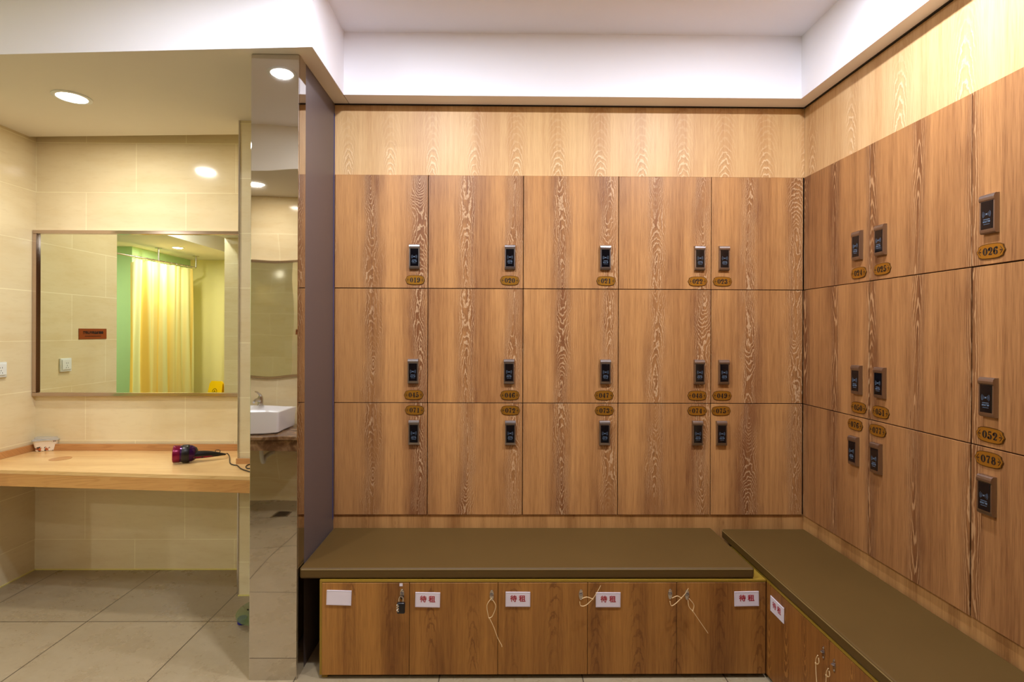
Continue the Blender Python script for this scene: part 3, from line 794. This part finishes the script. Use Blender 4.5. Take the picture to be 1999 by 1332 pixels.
# floral container in the corner of the counter
bp = at(84, 881, 2, ZD+.0005)
fc = thing('snack_container', 'small floral printed tub with a clear lid in the corner of the oak counter', 'food tub', (bp.x, bp.y+.03, ZD+.0008), math.radians(24))
bm = bmesh.new()
def tub(bm, lay, r=.018, n=6):
    rings = []
    for w_, d_, z in lay:
        ring = []
        for cx, cy, a0 in ((1, 1, 0), (-1, 1, 90), (-1, -1, 180), (1, -1, 270)):
            for k in range(n+1):
                a = math.radians(a0+90*k/n); ring.append(bm.verts.new((cx*(w_-r)+r*math.cos(a), cy*(d_-r)+r*math.sin(a), z)))
        rings.append(ring)
    for a, b in zip(rings, rings[1:]):
        m_ = len(a)
        for k in range(m_): bm.faces.new((a[k], a[(k+1) % m_], b[(k+1) % m_], b[k]))
    bm.faces.new(rings[0][::-1]); bm.faces.new(rings[-1])
tub(bm, [(.048, .034, 0), (.050, .036, .002), (.060, .045, .062), (.058, .043, .062), (.048, .034, .004)])
finish('tub', bm, FLO, fc, smooth=True)
bm = bmesh.new(); tub(bm, [(.061, .046, .0625), (.066, .051, .0625), (.066, .051, .069), (.058, .043, .071), (.054, .040, .082)])
finish('lid', bm, CLEAR, fc, smooth=True)

# hair dryer
hp = at(341, 908, 2, ZD)
hd = thing('hair_dryer', 'purple and black hair dryer lying on the oak counter with its cord trailing off', 'hair dryer', (hp.x, hp.y+.02, ZD+.001))
ax = Vector((-.90, -.42, .04)).normalized()
q = ax.to_track_quat('Z', 'Y').to_matrix().to_4x4()
Mh = Matrix.Translation((.022, .030, .049)) @ q
PURP = plain('purple_metallic', (62, 10, 78), .22, .05, metal=.5)
MAG = plain('magenta_metallic', (128, 8, 58), .25, .05, metal=.4)
bm = bmesh.new(); lathe(bm, [(0, -.062), (.022, -.060), (.036, -.052), (.044, -.036), (.047, -.015), (.046, .006), (.044, .020)], 40, Mh); finish('housing', bm, PURP, hd, smooth=True)
bm = bmesh.new(); lathe(bm, [(.0465, -.026), (.0487, -.020), (.0487, .004), (.0465, .010)], 40, Mh); finish('black_band', bm, BLACK, hd, smooth=True)
bm = bmesh.new(); lathe(bm, [(.0445, .018), (.0465, .021), (.0470, .050), (.0440, .053), (.0300, .050), (.0300, .040), (0, .038)], 40, Mh); finish('nozzle', bm, MAG, hd, smooth=True)
bm = bmesh.new(); lathe(bm, [(0, -.0665), (.018, -.065), (.030, -.059), (.033, -.055)], 32, Mh); finish('intake_grille', bm, BLACK, hd, smooth=True)
he = at(440, 889, 2, ZD+.02)-Vector(hd.location)
ha = Vector((.050, .022, .040)); hb_ = Vector((he.x, he.y, .024))
path = [ha.lerp(hb_, t) + Vector((0, 0, .004*math.sin(PI*t))) for t in [k/10 for k in range(11)]]
bm = bmesh.new(); tube(bm, path, [.019, .0205, .021, .021, .0205, .019, .017, .0145, .0115, .008, .005], 20)
finish('handle', bm, BLACK, hd, smooth=True)
bm = bmesh.new()
tube(bm, [p_ + Vector((0, -.009, -.006)) for p_ in path[:8]], [.010, .012, .0125, .0125, .012, .011, .009, .005], 16); finish('handle_underside', bm, MAG, hd, smooth=True)
for t_ in (1, 3):
    bm = bmesh.new(); c_ = path[t_+1] + Vector((0, -.018, -.012)); box(bm, c_.x-.007, c_.x+.007, c_.y-.004, c_.y+.006, c_.z-.003, c_.z+.004, bev=.0015); finish('switch', bm, BLACK, hd, smooth=True)
bm = bmesh.new(); lp = path[8] + Vector((0, .004, .012))
tube(bm, [(lp.x-.005+.014*math.cos(2*PI*k/20), lp.y, lp.z+.004+.008*math.sin(2*PI*k/20)) for k in range(21)], .0018, 6); finish('hanging_loop', bm, BLACK, hd, smooth=True)
def rel(px, py, z=ZD+.004): return at(px, py, 2, z) - Vector(hd.location)
cp = [path[-1], rel(444, 886, ZD+.018), rel(448, 892, ZD+.01), rel(449, 904), rel(456, 908), rel(463, 909), rel(470, 915), rel(480, 919), rel(495, 922), rel(508, 915), rel(500, 905), rel(484, 908), rel(480, 912), rel(485, 915), rel(498, 912), rel(512, 900)]
bm = bmesh.new(); tube(bm, spline(cp, 7), .0030, 8); finish('cord', bm, BLACK, hd, smooth=True)

# glass bathroom scale
gc = Vector((at(455, 1205, 2, .035).x+.148, 2.72, 0))
gs = thing('bathroom_scale', 'round glass bathroom scale on blue feet standing on the floor behind the steel pillar', 'bathroom scale', (gc.x, gc.y, 0))
bm = bmesh.new(); lathe(bm, [(0, .030), (.152, .030), (.155, .032), (.155, .036), (.152, .038), (0, .038)], 64); finish('glass_platform', bm, GLASS, gs, smooth=True)
for a in (38, 142, 218, 322):
    bm = bmesh.new(); lathe(bm, [(0, 0), (.021, 0), (.023, .003), (.023, .026), (.020, .0295), (0, .0295)], 24, Matrix.Translation((.135*math.cos(math.radians(a)), .105*math.sin(math.radians(a)), 0)))
    finish('foot', bm, COBALT, gs, smooth=True)
bm = bmesh.new()
for s in ([(-.105, .012, .006), (-.085, .022, .004)], [(-.110, -.004, .007), (-.104, -.014, .008), (-.075, -.008, .006)], [(-.055, .004, .004), (-.045, .012, .004)], [(-.05, -.004, .002), (-.04, .002, .014), (-.028, .003, .002)]):
    n0 = len(bm.verts); stroke(bm, s, 0, .0006)
for v in bm.verts: v.co = Vector((v.co.x, v.co.z, .0383+v.co.y))
finish('printed_mark', bm, INK, gs)

# ------------------------------------------------------------------ washbasin side (seen in the steel)
vx0, vx1 = -2.75, -1.36
vc = thing('vanity_counter', 'brown marble counter carrying the washbasin, seen in the steel pillar', 'counter', ((vx0+vx1)/2, YS, -.045))
vh = (vx1-vx0)/2
bx('marble_top', (-vh, vh, .001, .58, .675, .70), MARB, vc, bev=.004)
bx('marble_apron', (-vh, vh, .54, .56, .59, .6745), MARB, vc, bev=.002)
for s in (-1, 1): bx('bracket', (s*(vh-.06)-.015, s*(vh-.06)+.015, .001, .50, .60, .6745), DARK, vc)
wb = thing('washbasin', 'white rectangular vessel washbasin standing on the brown marble counter', 'washbasin', (-1.93, YS+.30, .6555))
bm = bmesh.new()
tub(bm, [(.215, .17, 0), (.235, .19, .01), (.25, .205, .155), (.25, .205, .165), (.235, .19, .167), (.225, .18, .155), (.19, .13, .06), (.15, .09, .045)], r=.02)
finish('bowl', bm, PORC, wb, smooth=True)
bm = bmesh.new(); lathe(bm, [(0, .050), (.022, .050), (.024, .047), (.012, .046)], 20); finish('drain', bm, CHROME, wb, smooth=True)
fa = thing('basin_faucet', 'chrome single lever mixer tap on the rear rim of the white washbasin', 'faucet', (-2.00, YS+.135, .823))
bm = bmesh.new(); lathe(bm, [(0, 0), (.026, 0), (.026, .006), (.021, .012), (.020, .07), (.017, .082), (0, .085)], 24); finish('tap_body', bm, CHROME, fa, smooth=True)
bm = bmesh.new(); tube(bm, [(0, .01, .045), (0, .05, .06), (0, .10, .058), (0, .125, .045)], [.014, .013, .011, .010], 14); finish('spout', bm, CHROME, fa, smooth=True)
bm = bmesh.new(); tube(bm, [(0, 0, .085), (0, .01, .10), (0, .06, .125), (0, .09, .130)], [.014, .010, .007, .006], 12); finish('lever', bm, CHROME, fa, smooth=True)
wp = thing('drain_pipe', 'grey waste pipe and supply hoses hanging below the marble counter', 'pipe', (-1.93, YS+.25, -.045))
bm = bmesh.new(); tube(bm, spline([(0, 0, .67), (0, 0, .5), (0, -.03, .42), (0, -.07, .45), (0, -.12, .46), (0, -.245, .46)], 6), .018, 12); finish('trap', bm, PLASTIC_W, wp, smooth=True)
for s in (-.1, .1, .2):
    bm = bmesh.new(); tube(bm, spline([(s*.5, -.1, .67), (s, -.08, .60), (s*1.2, -.16, .55), (s, -.245, .56)], 6), .007, 8); finish('supply_hose', bm, plain('dark_hose', (40, 52, 44), .4), wp, smooth=True)
sm = thing('basin_mirror', 'steel-edged mirror on the tiled wall above the washbasin', 'mirror', ((vx0+vx1)/2, YS, mz0))
bx('mirror_glass', (-vh, vh, .008, .012, .020, mh-.020), MIR, sm)
for (a, b, c, d) in ((-vh-.02, vh+.02, 0, .0195), (-vh-.02, vh+.02, mh-.0195, mh), (-vh-.02, -vh-.0005, .02, mh-.02), (vh+.0005, vh+.02, .02, mh-.02)):
    bm = bmesh.new(); box(bm, a, b, .001, .022, c, d, bev=.002, seg=1); finish('frame_rail', bm, FR, sm, smooth=True)
sd = thing('soap_box', 'small dark soap box on the marble counter beside the washbasin', 'soap box', (-1.60, YS+.20, .6555))
bx('case', (-.03, .03, -.02, .02, 0, .065), plain('dark_olive_plastic', (60, 56, 36), .35), sd, bev=.004)
bx('box_lid', (-.031, .031, -.021, .021, .0655, .078), plain('dark_olive_lid', (48, 44, 30), .3), sd, bev=.004)
dg = thing('floor_drain', 'square dark metal floor drain below the washbasin', 'floor drain', (-1.72, .22, 0))
bx('drain_frame', (-.065, .065, -.065, .065, .0005, .004), BRUSH, dg)
for k in range(7):
    bx('slot', (-.05, .05, -.052+.016*k, -.045+.016*k, .0042, .0050), INK, dg)

# ------------------------------------------------------------------ shower area (seen in the mirror)
ra, rb = Vector((-4.82, -.21, 2.42)), Vector((-4.68, -1.80, 2.42))
cr = thing('curtain_rail', 'steel shower curtain rail hung from the ceiling on two posts', 'curtain rail', (ra.x, ra.y, 0))
bm = bmesh.new(); tube(bm, [Vector((-.06, 1.0, 2.42)), Vector((0, 0, 2.42)), rb-ra+Vector((0, 0, 2.42))], .013, 12); finish('rod', bm, CHROME, cr, smooth=True)
for t_ in (.5, 1.0, -.55):
    q = (rb-ra)*t_; bm = bmesh.new(); tube(bm, [(q.x, q.y, 2.42), (q.x, q.y, ZC-.004)], .011, 12)
    lathe(bm, [(0, ZC-.006), (.045, ZC-.006), (.045, ZC-.0005), (0, ZC-.0005)], 20, Matrix.Translation((q.x, q.y, 0)))
    finish('ceiling_post', bm, CHROME, cr, smooth=True)
cu = thing('shower_curtain', 'yellow and pale green shower curtain hanging from the ceiling rail', 'shower curtain', (-4.79, -.5, 0))
bm = bmesh.new(); nu, nv = 160, 24; grid = []
for j in range(nv+1):
    row = []; v = j/nv; z = 2.395 - 2.15*v
    for i in range(nu+1):
        u = i/nu
        spread = 1 + .12*v
        y = -1.20*u*spread + .06*v
        amp = .020 + .03*v
        xx = .10*u + .5*amp*math.sin(u*2*PI*8 + .6*math.sin(3*v)) + .018*math.sin(u*2*PI*3.3+2*v)
        row.append(bm.verts.new((xx, y, z - (.06*math.exp(-(u/.05)**2) if j == 0 else 0))))
    grid.append(row)
for j in range(nv):
    for i in range(nu): bm.faces.new((grid[j][i], grid[j][i+1], grid[j+1][i+1], grid[j+1][i]))
cl = finish('cloth', bm, CUR, cu, smooth='all')
for k in range(11):
    y = -.06-1.12*k/10; bm = bmesh.new()
    tube(bm, [(.10*(-y/1.2)+.0, y+.021*math.cos(2*PI*a/14)*0, 2.412+.021*math.sin(2*PI*a/14)) if False else (.10*(-y/1.2)+.021*math.cos(2*PI*a/14), y, 2.412+.021*math.sin(2*PI*a/14)) for a in range(15)], .0022, 6)
    finish('ring', bm, CHROME, cu, smooth=True)
ws = thing('wet_floor_sign', 'yellow folding wet floor sign standing before the shower wall, seen in the mirror', 'warning sign', (-4.42, -1.93, 0), PI+.35)
for s, nm in ((1, 'front_leaf'), (-1, 'rear_leaf')):
    bm = bmesh.new()
    pts = [(-.175, 0), (-.13, .62), (-.10, .66), (.10, .66), (.13, .62), (.175, 0), (.09, 0), (.06, .04), (-.06, .04), (-.09, 0)]
    prism(bm, pts, lambda p: (p[0], -s*(.14-.13*p[1]/.66), p[1]), lambda p: (p[0], -s*(.128-.13*p[1]/.66), p[1]))
    lf = finish(nm, bm, YSIGN, ws)
    if s == 1:
        tilt = math.atan2(.13, .66)
        for body, zz, sz in (('CAUTION', .36, .05), ('WET FLOOR', .28, .04)):
            text_mesh('lettering', body, sz, INK, lf, bold=.0012, loc=(0, -(.143-.13*zz/.66), zz), rot=(PI/2-tilt, 0, 0))
        bm = bmesh.new(); stroke(bm, arc(0, 0, .045, .045, 0, 360, .006, .006, 24), -.0015, 0); stroke(bm, [(-.02, -.02, .01), (0, .02, .01), (.02, -.02, .01)], -.0015, 0)
        o = finish('emblem', bm, INK, lf); o.location = (0, -(.142-.13*.50/.66), .50); o.rotation_euler = (-tilt, 0, 0)
